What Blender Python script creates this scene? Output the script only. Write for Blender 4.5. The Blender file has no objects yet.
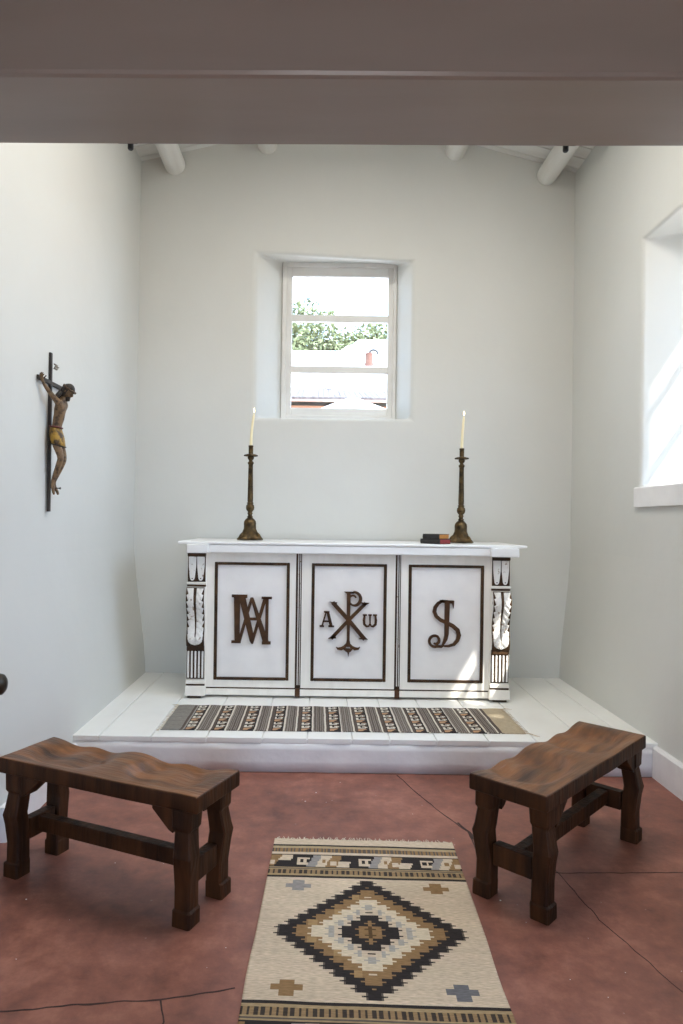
import bpy, bmesh, math, random
from mathutils import Vector, Matrix, noise
random.seed(7)
PI = math.pi
sc = bpy.context.scene
COL = sc.collection

# ------------------------------------------------------------------ helpers
def lin(c):
    return tuple(((x/255)/12.92 if x/255 <= .04045 else ((x/255+.055)/1.055)**2.4) for x in c)

def link(o):
    COL.objects.link(o); return o

def tag(o, label, cat, group=None, kind=None):
    o['label'] = label; o['category'] = cat
    if group: o['group'] = group
    if kind: o['kind'] = kind
    return o

def thing(name, label, cat, loc=(0, 0, 0), rz=0, group=None, kind=None):
    o = bpy.data.objects.new(name, None); link(o)
    o.empty_display_size = .05
    o.location = loc; o.rotation_euler = (0, 0, rz)
    return tag(o, label, cat, group, kind)

def xf(o):
    return Matrix.Translation(o.location) @ o.rotation_euler.to_matrix().to_4x4()

def build(name, bm, m, parent=None, smooth=False, world=False, label=None, kind=None, mods=None):
    """link the bmesh as ONE mesh object; world=True: the coordinates are world ones although it has a parent"""
    bmesh.ops.recalc_face_normals(bm, faces=bm.faces)
    me = bpy.data.meshes.new(name)
    bm.to_mesh(me); bm.free()
    ms = m if isinstance(m, (list, tuple)) else [m]
    for x in ms: me.materials.append(x)
    if smooth:
        for p in me.polygons: p.use_smooth = True
    o = bpy.data.objects.new(name, me); link(o)
    if mods: bake(o, mods)
    if parent is not None:
        if world:
            top = parent
            mats = []
            while top is not None:
                mats.append(xf(top)); top = top.parent
            M = Matrix.Identity(4)
            for q in reversed(mats): M = M @ q
            o.data.transform(M.inverted())
        o.parent = parent
    if label: o['label'] = label
    if kind: o['kind'] = kind
    return o

def bake(o, mods):
    for typ, props in mods:
        md = o.modifiers.new(typ, typ)
        for k, v in props.items(): setattr(md, k, v)
    dg = bpy.context.evaluated_depsgraph_get()
    dg.update()
    me = bpy.data.meshes.new_from_object(o.evaluated_get(dg))
    old = o.data
    o.modifiers.clear()
    o.data = me
    bpy.data.meshes.remove(old)

BEV = lambda w, s=2, a=30: [('BEVEL', dict(width=w, segments=s, limit_method='ANGLE', angle_limit=math.radians(a)))]

def box(bm, x0, x1, y0, y1, z0, z1, mi=0):
    v = [bm.verts.new(p) for p in ((x0,y0,z0),(x1,y0,z0),(x1,y1,z0),(x0,y1,z0),(x0,y0,z1),(x1,y0,z1),(x1,y1,z1),(x0,y1,z1))]
    for f in ((0,3,2,1),(4,5,6,7),(0,1,5,4),(1,2,6,5),(2,3,7,6),(3,0,4,7)):
        bm.faces.new([v[i] for i in f]).material_index = mi
    return v

def loft(bm, rings, close=True, caps=True, mi=0):
    """rings: lists of points, same length"""
    R = [[bm.verts.new(p) for p in r] for r in rings]
    n = len(R[0])
    for a, b in zip(R, R[1:]):
        for i in range(n if close else n-1):
            j = (i+1) % n
            bm.faces.new((a[i], a[j], b[j], b[i])).material_index = mi
    if caps:
        bm.faces.new(R[0][::-1]).material_index = mi
        bm.faces.new(R[-1]).material_index = mi
    return R

def prism(bm, pts, d0, d1, axis='y', mi=0):
    """polygon pts (a,b) extruded from d0 to d1 along an axis; (a,b) = (x,z) for y, (y,z) for x, (x,y) for z"""
    def P(a, b, d):
        return (a, d, b) if axis == 'y' else ((d, a, b) if axis == 'x' else (a, b, d))
    loft(bm, [[P(a, b, d0) for a, b in pts], [P(a, b, d1) for a, b in pts]], mi=mi)

def lathe(bm, prof, c=(0, 0, 0), n=24, mod=None, caps=True):
    rings = []
    for k, (r, z) in enumerate(prof):
        ring = []
        for i in range(n):
            t = 2*PI*i/n
            rr = r*(mod(t, z) if mod else 1)
            ring.append((c[0]+rr*math.cos(t), c[1]+rr*math.sin(t), c[2]+z))
        rings.append(ring)
    loft(bm, rings, caps=caps)

def tube(bm, pts, rad, n=10):
    pts = [Vector(p) for p in pts]
    rads = rad if isinstance(rad, (list, tuple)) else [rad]*len(pts)
    t0 = (pts[1]-pts[0]).normalized()
    up = Vector((0, 0, 1)) if abs(t0.z) < .9 else Vector((1, 0, 0))
    u = t0.cross(up).normalized()
    rings = []
    for i, p in enumerate(pts):
        t = (pts[min(i+1, len(pts)-1)]-pts[max(i-1, 0)]).normalized()
        u = (u - t*u.dot(t)).normalized(); w = t.cross(u)
        rings.append([p + (u*math.cos(2*PI*k/n)+w*math.sin(2*PI*k/n))*rads[i] for k in range(n)])
    loft(bm, rings)

def ribbon(bm, pts, wid, d0, d1, T):
    """a stroke of varying width in design units, laid in the XZ plane by T and given depth along y"""
    n = len(pts)
    w = wid if isinstance(wid, (list, tuple)) else [wid]*n
    L, R = [], []
    for i, (x, y) in enumerate(pts):
        a = pts[max(i-1, 0)]; b = pts[min(i+1, n-1)]
        dx, dy = b[0]-a[0], b[1]-a[1]; l = math.hypot(dx, dy) or 1
        nx, ny = -dy/l, dx/l
        L.append((x+nx*w[i]/2, y+ny*w[i]/2)); R.append((x-nx*w[i]/2, y-ny*w[i]/2))
    for i in range(n-1):
        q = [T(*p) for p in (L[i], L[i+1], R[i+1], R[i])]
        prism(bm, q, d0, d1)

def poly(bm, pts, d0, d1, T):
    prism(bm, [T(*p) for p in pts], d0, d1)

def arc(cx, cy, r0, r1, a0, a1, n=18):
    """arc or spiral, degrees, y down (design units)"""
    out = []
    for i in range(n+1):
        t = i/n; a = math.radians(a0+(a1-a0)*t); r = r0+(r1-r0)*t
        out.append((cx+r*math.cos(a), cy+r*math.sin(a)))
    return out

# ------------------------------------------------------------------ materials
MATS = {}
def mat(name, col, rough=.6, col2=None, scale=6, bump=0, bscale=40, metal=0, stretch=None, spec=.5, detail=4, ramp=(.35, .65), coat=0):
    m = bpy.data.materials.new(name); m.use_nodes = True
    nt = m.node_tree; N = nt.nodes; L = nt.links
    b = N['Principled BSDF']
    b.inputs['Roughness'].default_value = rough
    b.inputs['Metallic'].default_value = metal
    b.inputs['Specular IOR Level'].default_value = spec
    if coat: b.inputs['Coat Weight'].default_value = coat
    tc = N.new('ShaderNodeTexCoord'); mp = N.new('ShaderNodeMapping')
    L.new(tc.outputs['Object'], mp.inputs['Vector'])
    if stretch: mp.inputs['Scale'].default_value = stretch
    nz = N.new('ShaderNodeTexNoise'); nz.inputs['Scale'].default_value = scale; nz.inputs['Detail'].default_value = detail
    L.new(mp.outputs[0], nz.inputs['Vector'])
    cr = N.new('ShaderNodeValToRGB')
    cr.color_ramp.elements[0].position = ramp[0]; cr.color_ramp.elements[1].position = ramp[1]
    c2 = col2 or tuple(x*.9 for x in col)
    cr.color_ramp.elements[0].color = (*c2, 1); cr.color_ramp.elements[1].color = (*col, 1)
    L.new(nz.outputs['Fac'], cr.inputs[0]); L.new(cr.outputs[0], b.inputs['Base Color'])
    if bump:
        n2 = N.new('ShaderNodeTexNoise'); n2.inputs['Scale'].default_value = bscale; n2.inputs['Detail'].default_value = 3
        L.new(mp.outputs[0], n2.inputs['Vector'])
        bp = N.new('ShaderNodeBump'); bp.inputs['Strength'].default_value = bump; bp.inputs['Distance'].default_value = .01
        L.new(n2.outputs['Fac'], bp.inputs['Height']); L.new(bp.outputs[0], b.inputs['Normal'])
    MATS[name] = m
    return m

plaster = mat('plaster', (.64, .64, .605), .75, (.62, .62, .585), 1.6, .35, 5, spec=.3)
reveal_pl = plaster
gloss_white = mat('white_floor_paint', (.88, .88, .855), .4, (.82, .82, .795), 2.5, .12, 14)
step_paint = mat('step_paint', (.85, .84, .83), .5, (.75, .74, .74), 4, .25, 18)
beam_paint = mat('beam_paint', (.345, .283, .242), .22, (.31, .253, .215), 3, .12, 9, stretch=(.3, 2, 2))
log_paint = mat('log_paint', (.78, .78, .75), .6, (.68, .67, .63), 5, .3, 9, stretch=(2, .3, 2))
plank_paint = mat('ceiling_paint', (.74, .74, .71), .65, (.66, .65, .62), 4, .15, 12, stretch=(.3, 3, 3))
dark_gap = mat('dark_gap', (.05, .045, .04), .9)
frame_paint = mat('frame_paint', (.74, .73, .70), .45, (.68, .67, .64), 6, .05, 20)
altar_paint = mat('altar_paint', (.88, .85, .785), .45, (.82, .79, .725), 9, .12, 22, stretch=(2, 2, .5))
panel_paint = mat('panel_paint', (.86, .84, .815), .5, (.81, .79, .77), 7, .08, 20)
worn_white = mat('worn_white', (.78, .765, .73), .55, (.30, .22, .15), 38, .5, 60, ramp=(.30, .40))
top_paint = mat('countertop_paint', (.84, .84, .83), .35, (.79, .79, .78), 4, .05, 15)
umber = mat('umber_wood', (.068, .034, .013), .6, (.028, .014, .006), 22, .3, 60, spec=.25)
letter_m = mat('letter_wood', (.085, .038, .013), .6, (.048, .021, .008), 16, .25, 60, spec=.25)
def bench_mat():
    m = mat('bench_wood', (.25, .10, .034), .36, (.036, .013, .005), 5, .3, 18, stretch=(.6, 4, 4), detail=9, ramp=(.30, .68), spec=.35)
    return m
bench_wood = bench_mat()
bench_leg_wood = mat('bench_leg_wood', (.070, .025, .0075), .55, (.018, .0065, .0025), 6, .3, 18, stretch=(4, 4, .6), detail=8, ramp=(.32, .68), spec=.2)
bronze = mat('aged_bronze', (.12, .075, .028), .45, (.028, .019, .009), 24, .35, 50, metal=.75)
wax = mat('wax', (.86, .76, .50), .45, (.84, .73, .46), 8)
wick_m = mat('wick', (.03, .025, .02), .9)
black_cover = mat('black_leather', (.012, .011, .011), .5, (.02, .018, .016), 60, .2, 150)
gilt_edge = mat('gilt_pages', (.50, .20, .03), .5, (.40, .15, .02), 80, .2, 200, stretch=(1, 1, 10))
red_edge = mat('red_pages', (.25, .018, .02), .5, (.18, .012, .015), 80, .2, 200, stretch=(1, 1, 10))
cross_wood = mat('dark_cross_wood', (.035, .024, .016), .55, (.016, .011, .008), 10, .3, 40, stretch=(4, 4, .5))
flesh = mat('painted_flesh', (.21, .125, .058), .55, (.05, .028, .013), 42, .35, 60, ramp=(.34, .55))
hair_m = mat('carved_hair', (.035, .025, .016), .6, (.014, .010, .007), 40, .5, 120)
crown_m = mat('carved_crown', (.10, .055, .022), .6, (.04, .02, .01), 60, .4, 120)
gold_cloth = mat('gold_paint', (.34, .19, .015), .5, (.05, .025, .006), 30, .3, 60, ramp=(.38, .56))
sash_m = mat('red_sash', (.12, .022, .018), .6)
scroll_m = mat('scroll_paint', (.45, .41, .34), .6, (.10, .07, .05), 40)
knob_m = mat('knob_metal', (.05, .038, .024), .35, (.02, .015, .01), 30, .2, 60, metal=.6)
black_metal = mat('black_metal', (.02, .02, .02), .5)
fringe_m = mat('wool_fringe', (.66, .58, .46), .9, (.55, .46, .35), 50)
adobe_white = mat('white_adobe', (.85, .84, .82), .9, (.80, .79, .77), 3, .2, 10)
orange_stucco = mat('orange_stucco', (.56, .29, .18), .9, (.50, .25, .15), 3, .2, 10)
roof_tile = mat('pale_roof', (.085, .066, .06), .8, (.03, .02, .018), 9, .4, 12, stretch=(3, .6, 1))
fascia_m = mat('fascia_board', (.28, .19, .15), .8)
terracotta = mat('terracotta', (.11, .038, .020), .8, (.09, .03, .016), 10)
canvas = mat('white_canvas', (.85, .85, .84), .8)
leaf_m = mat('leaf_green', (.19, .205, .085), .7, (.11, .12, .045), 1.1)
bark = mat('bark', (.10, .075, .055), .9, (.05, .035, .03), 8, .5, 20)
earth = mat('sandy_ground', (.42, .34, .27), .95, (.33, .26, .20), .8, .3, 6)

def floor_material():
    m = bpy.data.materials.new('red_concrete'); m.use_nodes = True
    nt = m.node_tree; N = nt.nodes; L = nt.links
    b = N['Principled BSDF']
    tc = N.new('ShaderNodeTexCoord')
    def nz(s, d=6, r=.6):
        n = N.new('ShaderNodeTexNoise'); n.inputs['Scale'].default_value = s; n.inputs['Detail'].default_value = d; n.inputs['Roughness'].default_value = r
        L.new(tc.outputs['Object'], n.inputs['Vector']); return n
    a, c, e = nz(1.7), nz(9, 8, .7), nz(70, 2)
    r1 = N.new('ShaderNodeValToRGB'); el = r1.color_ramp.elements
    el[0].position, el[0].color = .33, (.105, .038, .026, 1)
    el[1].position, el[1].color = .68, (.41, .178, .122, 1)
    x = el.new(.52); x.color = (.255, .095, .064, 1)
    mx = N.new('ShaderNodeMath'); mx.operation = 'MULTIPLY_ADD'; mx.inputs[1].default_value = .55
    L.new(c.outputs['Fac'], mx.inputs[0]); m2 = N.new('ShaderNodeMath'); m2.operation = 'MULTIPLY'; m2.inputs[1].default_value = .45
    L.new(a.outputs['Fac'], m2.inputs[0]); L.new(m2.outputs[0], mx.inputs[2]); L.new(mx.outputs[0], r1.inputs[0])
    # pale scuffs and flecks worn into the paint
    v = N.new('ShaderNodeTexVoronoi'); v.inputs['Scale'].default_value = 9; L.new(tc.outputs['Object'], v.inputs['Vector'])
    lt = N.new('ShaderNodeMath'); lt.operation = 'LESS_THAN'; lt.inputs[1].default_value = .035
    L.new(v.outputs['Distance'], lt.inputs[0])
    mix = N.new('ShaderNodeMixRGB'); mix.inputs[2].default_value = (.42, .30, .26, 1)
    k = N.new('ShaderNodeMath'); k.operation = 'MULTIPLY'; k.inputs[1].default_value = .4; L.new(lt.outputs[0], k.inputs[0])
    L.new(k.outputs[0], mix.inputs[0]); L.new(r1.outputs[0], mix.inputs[1])
    L.new(mix.outputs[0], b.inputs['Base Color'])
    rr = N.new('ShaderNodeMapRange'); rr.inputs[3].default_value = .38; rr.inputs[4].default_value = .62
    L.new(c.outputs['Fac'], rr.inputs[0]); L.new(rr.outputs[0], b.inputs['Roughness'])
    bp = N.new('ShaderNodeBump'); bp.inputs['Strength'].default_value = .18; bp.inputs['Distance'].default_value = .01
    L.new(c.outputs['Fac'], bp.inputs['Height']); L.new(bp.outputs[0], b.inputs['Normal'])
    return m
red_floor = floor_material()

def woven_material():
    m = bpy.data.materials.new('woven_wool'); m.use_nodes = True
    nt = m.node_tree; N = nt.nodes; L = nt.links
    b = N['Principled BSDF']; b.inputs['Roughness'].default_value = .95; b.inputs['Specular IOR Level'].default_value = .1
    at = N.new('ShaderNodeVertexColor'); at.layer_name = 'weave'
    tc = N.new('ShaderNodeTexCoord'); mp = N.new('ShaderNodeMapping'); mp.inputs['Scale'].default_value = (40, 260, 1)
    L.new(tc.outputs['Object'], mp.inputs['Vector'])
    nz = N.new('ShaderNodeTexNoise'); nz.inputs['Scale'].default_value = 1; nz.inputs['Detail'].default_value = 3
    L.new(mp.outputs[0], nz.inputs['Vector'])
    mr = N.new('ShaderNodeMapRange'); mr.inputs[1].default_value = .3; mr.inputs[2].default_value = .7; mr.inputs[3].default_value = .74; mr.inputs[4].default_value = 1.14
    L.new(nz.outputs['Fac'], mr.inputs[0])
    mx = N.new('ShaderNodeVectorMath'); mx.operation = 'SCALE'
    L.new(at.outputs['Color'], mx.inputs[0]); L.new(mr.outputs[0], mx.inputs['Scale'])
    L.new(mx.outputs[0], b.inputs['Base Color'])
    bp = N.new('ShaderNodeBump'); bp.inputs['Strength'].default_value = .5; bp.inputs['Distance'].default_value = .004
    L.new(nz.outputs['Fac'], bp.inputs['Height']); L.new(bp.outputs[0], b.inputs['Normal'])
    return m
woven = woven_material()

def emit_mat(name, col, s):
    m = bpy.data.materials.new(name); m.use_nodes = True
    b = m.node_tree.nodes['Principled BSDF']
    b.inputs['Base Color'].default_value = (*col, 1)
    b.inputs['Emission Color'].default_value = (*col, 1); b.inputs['Emission Strength'].default_value = s
    return m
flame_m = emit_mat('flame', (1, .72, .42), 5)

def glass_mat():
    m = bpy.data.materials.new('window_glass'); m.use_nodes = True
    nt = m.node_tree; N = nt.nodes; L = nt.links
    N.remove(N['Principled BSDF'])
    g = N.new('ShaderNodeBsdfGlossy'); g.inputs['Roughness'].default_value = .02
    t = N.new('ShaderNodeBsdfTransparent'); t.inputs['Color'].default_value = (.96, .97, .97, 1)
    mx = N.new('ShaderNodeMixShader'); mx.inputs[0].default_value = .05
    L.new(t.outputs[0], mx.inputs[1]); L.new(g.outputs[0], mx.inputs[2])
    L.new(mx.outputs[0], N['Material Output'].inputs['Surface'])
    return m
glass = glass_mat()

def frame(bm, x0, x1, z0, z1, wl, wr, wb, wt, y0, y1):
    box(bm, x0, x0+wl, y0, y1, z0, z1); box(bm, x1-wr, x1, y0, y1, z0, z1)
    box(bm, x0+wl, x1-wr, y0, y1, z0, z0+wb); box(bm, x0+wl, x1-wr, y0, y1, z1-wt, z1)

# ------------------------------------------------------------------ the room
def prof_x(tab):
    def f(z):
        z = max(tab[0][0], min(tab[-1][0], z))
        for (a, xa), (b, xb) in zip(tab, tab[1:]):
            if z <= b:
                t = (z-a)/(b-a); t = t*t*(3-2*t)
                return xa+(xb-xa)*t
    return f
# the plastered side walls flare inwards at the foot
XL = prof_x([(-.2, -1.363), (.12, -1.363), (1.30, -1.470), (2.9, -1.454), (5, -1.447)])
XR = prof_x([(-.2, 1.888), (.15, 1.890), (1.25, 1.965), (5, 1.962)])
YB, YN = 5.37, -3.6                  # back wall, far end of the nave behind the viewer
ZT = 5.0

def boolean(o, cutter_bm):
    bmesh.ops.recalc_face_normals(cutter_bm, faces=cutter_bm.faces)
    me = bpy.data.meshes.new('cut'); cutter_bm.to_mesh(me); cutter_bm.free()
    c = bpy.data.objects.new('cut', me); link(c)
    bake(o, [('BOOLEAN', dict(operation='DIFFERENCE', solver='EXACT', object=c))])
    bpy.data.objects.remove(c); bpy.data.meshes.remove(me)

def st(o, label, cat):
    return tag(o, label, cat, kind='structure')

# floor
bm = bmesh.new(); box(bm, -1.8, 2.4, YN-.3, 5.9, -.2, 0)
floor = st(build('floor', bm, red_floor), 'worn red painted concrete floor with hairline cracks', 'floor')

def crack(pts, w):
    b = bmesh.new(); P = []
    for (a, c) in zip(pts, pts[1:]):
        n = max(2, int((Vector(c)-Vector(a)).length/.02))
        for i in range(n):
            t = i/n; P.append((a[0]+(c[0]-a[0])*t, a[1]+(c[1]-a[1])*t))
    P.append(pts[-1])
    L, R = [], []
    for i, (x, y) in enumerate(P):
        a = P[max(0, i-1)]; c = P[min(len(P)-1, i+1)]
        dx, dy = c[0]-a[0], c[1]-a[1]; l = math.hypot(dx, dy) or 1
        jx = .007*noise.noise((x*18, y*18, 1)); jy = .007*noise.noise((x*18, y*18, 5))
        ww = w*(.5+.9*abs(noise.noise((x*12, y*12, 9))))
        L.append((x+jx-dy/l*ww, y+jy+dx/l*ww)); R.append((x+jx+dy/l*ww, y+jy-dx/l*ww))
    vl = [[b.verts.new((*p, z)) for p in s] for s in (L, R) for z in (-.004, .0008)]
    for i in range(len(P)-1):
        b.faces.new((vl[1][i], vl[1][i+1], vl[3][i+1], vl[3][i]))
        b.faces.new((vl[0][i], vl[0][i+1], vl[1][i+1], vl[1][i]))
        b.faces.new((vl[2][i], vl[2][i+1], vl[3][i+1], vl[3][i]))
    return build('crack', b, crack_m, floor)
crack_m = mat('crack_dirt', (.055, .028, .024), .9, (.03, .017, .015), 30)
crack([(.44, 3.78), (.50, 3.58), (.595, 3.305), (.686, 3.095), (.684, 2.93), (.804, 2.762), (.98, 2.743)], .0035)
crack([(-1.36, 3.796), (-.6, 3.794), (.3, 3.797), (1.1, 3.794), (1.86, 3.796)], .0035)
crack([(.655, 3.19), (.69, 3.10), (.70, 3.02)], .009)
crack([(.80, 2.765), (.979, 2.743), (1.25, 2.752), (1.87, 2.766)], .003)
crack([(.955, 2.86), (1.008, 2.42), (1.107, 2.05), (1.2, 1.7)], .0022)
crack([(-1.2, 1.86), (-.888, 1.93), (-.618, 1.971), (-.449, 1.987), (-.238, 2.042)], .004)
crack([(-.449, 1.987), (-.42, 1.90), (-.44, 1.6)], .0035)

bm = bmesh.new(); rr = random.Random(11)
for _ in range(46):                                  # spatters of white wall paint
    x, y_ = rr.uniform(-1.1, 1.5), rr.uniform(1.8, 3.7)
    r = rr.choice((.0012, .0016, .002, .0035))
    lathe(bm, [(r, -.001), (r*.9, .0006)], (x, y_, 0), 7)
build('paint_spatter', bm, worn_white, floor, kind='stuff')

# platform of painted boards
PZ, PY = .19, 3.80
bm = bmesh.new(); box(bm, -1.40, 1.93, PY+.01, YB+.05, 0, PZ-.012)
plat = st(build('platform', bm, step_paint), 'white painted board platform under the altar, one step high', 'platform')
bm = bmesh.new()
edges = [-1.40, -1.22, -.93, -.62, -.31, -.06, .19, .40, .66, .95, 1.22, 1.50, 1.76, 1.93]
for a, b_ in zip(edges, edges[1:]):
    box(bm, a+.0032, b_-.0032, PY-.002, YB+.03, PZ-.03, PZ-.0012*random.random())
build('board_top', bm, gloss_white, plat, mods=BEV(.003, 2))
bm = bmesh.new()
n = 60
fr = []
for zz in (0.001, .06, .12, PZ-.031):
    fr.append([(-1.40+3.33*i/n, PY+.006*noise.noise((i*.35, zz*14, 2)), zz) for i in range(n+1)])
R0 = loft(bm, fr, close=False, caps=False)
top = [bm.verts.new((-1.40+3.33*i/n, PY+.05, PZ-.031)) for i in range(n+1)]
bot = [bm.verts.new((-1.40+3.33*i/n, PY+.05, .001)) for i in range(n+1)]
for i in range(n):
    bm.faces.new((R0[3][i], R0[3][i+1], top[i+1], top[i])); bm.faces.new((R0[0][i], bot[i], bot[i+1], R0[0][i+1]))
build('riser', bm, step_paint, plat, smooth=True)

# back wall with a splayed window recess
bm = bmesh.new(); box(bm, -2.2, 2.9, YB, YB+.48, -.2, ZT)
wall_back = st(build('wall_back', bm, plaster), 'uneven white plastered wall behind the altar', 'wall')
cb = bmesh.new()
loft(cb, [[(-.566, 5.32, 2.205), (.715, 5.32, 2.215), (.715, 5.32, 3.44), (-.575, 5.32, 3.50)],
          [(-.334, 5.66, 2.205), (.592, 5.66, 2.205), (.592, 5.66, 3.53), (-.334, 5.66, 3.53)],
          [(-.32, 5.9, 2.225), (.57, 5.9, 2.225), (.57, 5.9, 3.515), (-.32, 5.9, 3.515)]])
boolean(wall_back, cb); bake(wall_back, BEV(.028, 4, 25))

# side walls
def side_wall(name, X, sgn, th):
    bm = bmesh.new()
    zs = [-.2]+[.1+i*.1 for i in range(14)]+[2.0, 2.9, ZT]
    pr = [(X(z), z) for z in zs]+[(X(0)+sgn*th, ZT), (X(0)+sgn*th, -.2)]
    prism(bm, pr, YN-.3, YB+.02)
    return build(name, bm, plaster)
wall_right = st(side_wall('wall_right', XR, 1, .56), 'white plastered wall right of the altar with a deep window', 'wall')
WZ0, WZ1 = 1.635, 3.165
cb = bmesh.new()
def wsec(x, y0, y1, z0, z1): return [(x, y0, z0), (x, y1, z0), (x, y1, z1), (x, y0, z1)]
loft(cb, [wsec(1.86, 2.1, 4.265, WZ0, WZ1-.003), wsec(2.36, 2.25, 4.035, WZ0, WZ1+.012), wsec(2.7, 2.25, 4.035, WZ0, WZ1+.012)])
boolean(wall_right, cb)
cb = bmesh.new(); box(cb, 1.5, 3, YN-1, 1.60, 3.3, 6); boolean(wall_right, cb)
bake(wall_right, BEV(.02, 4, 25))
wall_left = st(side_wall('wall_left', XL, -1, .50), 'white plastered wall left of the altar, holding the crucifix', 'wall')
# arched niche of the side door
cb = bmesh.new()
arch = [(1.86, -.05), (2.925, -.05), (2.925, 2.35)]+[(2.3925+.5325*math.cos(a), 2.35+.53*math.sin(a)) for a in [PI*i/16 for i in range(1, 16)]]+[(1.86, 2.35)]
prism(cb, arch, -1.62, -1.2, 'x')
boolean(wall_left, cb)
cb = bmesh.new(); box(cb, -3, -1, YN-1, 1.60, 3.3, 6); boolean(wall_left, cb)
bake(wall_left, BEV(.012, 3, 25))
bm = bmesh.new()
box(bm, -1.9, 2.5, YN-.3, YN, -.2, 3.3)
wall_rear = st(build('wall_rear', bm, plaster), 'plastered end wall of the nave with a wide doorway', 'wall')
cb = bmesh.new(); box(cb, -.45, .95, YN-.5, YN+.2, 0.0, 2.5); boolean(wall_rear, cb)

# side door in the left wall
door = thing('door_1', 'white arched plank door in the left wall, mostly out of sight', 'door', (-1.50, 2.39, 0), kind='structure')
bm = bmesh.new()
for k in range(6):
    y0 = 1.875+k*.1725
    def top_z(y): return 2.35+math.sqrt(max(0, .525**2-(y-2.3925)**2)) if abs(y-2.3925) < .525 else 2.35
    pts = [(y0+.002, .01), (y0+.1705, .01)]+[(y0+.1705-.1685*q/6, top_z(y0+.1705-.1685*q/6)-.004) for q in range(7)]
    prism(bm, pts, -1.6, -1.555, 'x')
build('leaf', bm, frame_paint, door, world=True)
bm = bmesh.new()
kp = [(.012, 0)]+[(a, b_+.10) for a, b_ in [(.012, .085), (.02, .09), (.034, .10), (.044, .115), (.046, .125), (.042, .14), (.03, .15), (.012, .156), (.002, .157)]]
lathe(bm, kp, n=20)
bmesh.ops.transform(bm, matrix=Matrix.Translation((-1.557, 2.845, .70)) @ Matrix.Rotation(PI/2, 4, 'Y') @ Matrix.Rotation(.0, 4, 'X'), verts=bm.verts)
bm2 = bm
build('knob', bm2, knob_m, door, smooth=True, world=True)

# baseboards
def baseboard(name, X, sgn, y0, y1, label, h):
    bm = bmesh.new()
    n = 40; rings = []
    for i in range(n+1):
        y = y0+(y1-y0)*i/n; w = .030+.004*noise.noise((y*2, 3, sgn)); hh = h+.006*noise.noise((y*1.5, 1, sgn))
        x0 = X(.1)+sgn*.0
        rings.append([(x0+sgn*.03, y, 0), (x0-sgn*w, y, 0), (x0-sgn*w, y, hh-.012), (x0-sgn*(w-.012), y, hh), (x0+sgn*.03, y, hh)])
    loft(bm, rings)
    return st(build(name, bm, step_paint), label, 'baseboard')
baseboard('baseboard_right', XR, 1, YN, PY-.004, 'thick white baseboard along the right wall beside the platform', .175)
baseboard('baseboard_left', XL, -1, 2.93, PY-.004, 'thick white baseboard along the left wall behind the bench', .15)

# header beam across the near end of the sanctuary
TZ = lambda x: 2.4395+.009*x
bm = bmesh.new()
n = 24; rings = []
for i in range(n+1):
    x = -1.62+3.8*i/n; z = TZ(x)+.0025*noise.noise((x*1.3, 0, 4))
    y0 = 1.594+.004*noise.noise((x*1.1, 3, 0)); y1 = 1.897
    rings.append([(x, y0, z+.012), (x, y0+.004, z+.004), (x, y0+.012, z), (x, y1-.012, z), (x, y1, z+.012), (x, y1, 2.98), (x, y0, 2.98)])
loft(bm, rings)
bm.normal_update()
st(build('trim_1', bm, beam_paint), 'taupe painted header beam crossing above the viewer', 'beam')
bm = bmesh.new(); box(bm, -1.62, 2.18, 1.63, 1.86, 2.975, ZT)
wall_front = st(build('wall_front', bm, plaster), 'plastered wall standing on top of the header beam', 'wall')
bm = bmesh.new(); box(bm, -2.2, 2.7, YN-.4, 1.62, 2.985, 3.16)
st(build('ceiling_nave', bm, plaster), 'flat lower ceiling over the nave', 'ceiling')

# ceiling: painted boards on a shallow gable, over round logs
RX, RZ = .27, 4.605
cz = lambda x: RZ-.232*abs(x-RX) if x < RX else RZ-.262*abs(x-RX)
bm = bmesh.new()
y = 1.70; k = 0
while y < YB+.25:
    w = .125+.03*random.random(); d = .004*random.random()
    for xa, xb in ((-1.75, RX), (RX, 2.25)):
        y1 = y+w-.009
        loft(bm, [[(xa, y, cz(xa)+d), (xb, y, cz(xb)+d), (xb, y, cz(xb)+.03), (xa, y, cz(xa)+.03)],
                  [(xa, y1, cz(xa)+d), (xb, y1, cz(xb)+d), (xb, y1, cz(xb)+.03), (xa, y1, cz(xa)+.03)]])
    y += w
for xa, xb in ((-1.75, RX), (RX, 2.25)):
    loft(bm, [[(xa, 1.70, cz(xa)+.02), (xb, 1.70, cz(xb)+.02), (xb, 1.70, cz(xb)+.2), (xa, 1.70, cz(xa)+.2)],
              [(xa, YB+.3, cz(xa)+.02), (xb, YB+.3, cz(xb)+.02), (xb, YB+.3, cz(xb)+.2), (xa, YB+.3, cz(xa)+.2)]], mi=1)
st(build('ceiling', bm, [plank_paint, dark_gap]), 'low gabled ceiling of white painted boards', 'ceiling')
for i, (x, lab) in enumerate(((-1.19, 'thick white roof log, leftmost, nearest the left wall'), (-.465, 'white roof log left of the window, second from the left wall'),
                (1.01, 'white roof log right of the window, second from the right wall'),
                (1.73, 'thick white roof log, rightmost, nearest the right wall'))):
    bm = bmesh.new(); pts = []; rad = []
    for q in range(26):
        y = 1.75+(YB+.12-1.75)*q/25
        r = .079+.005*noise.noise((x*3, y*.9, 1))
        rad.append(r); pts.append((x+.012*noise.noise((x, y*.5, 7)), y, cz(x)-.083+.004*noise.noise((x, y*.6, 2))))
    tube(bm, pts, rad, 20)
    o = build('ceiling_log', bm, log_paint, smooth=True)
    tag(o, lab, 'roof log', 'round logs under the ceiling', kind='structure')

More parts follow.
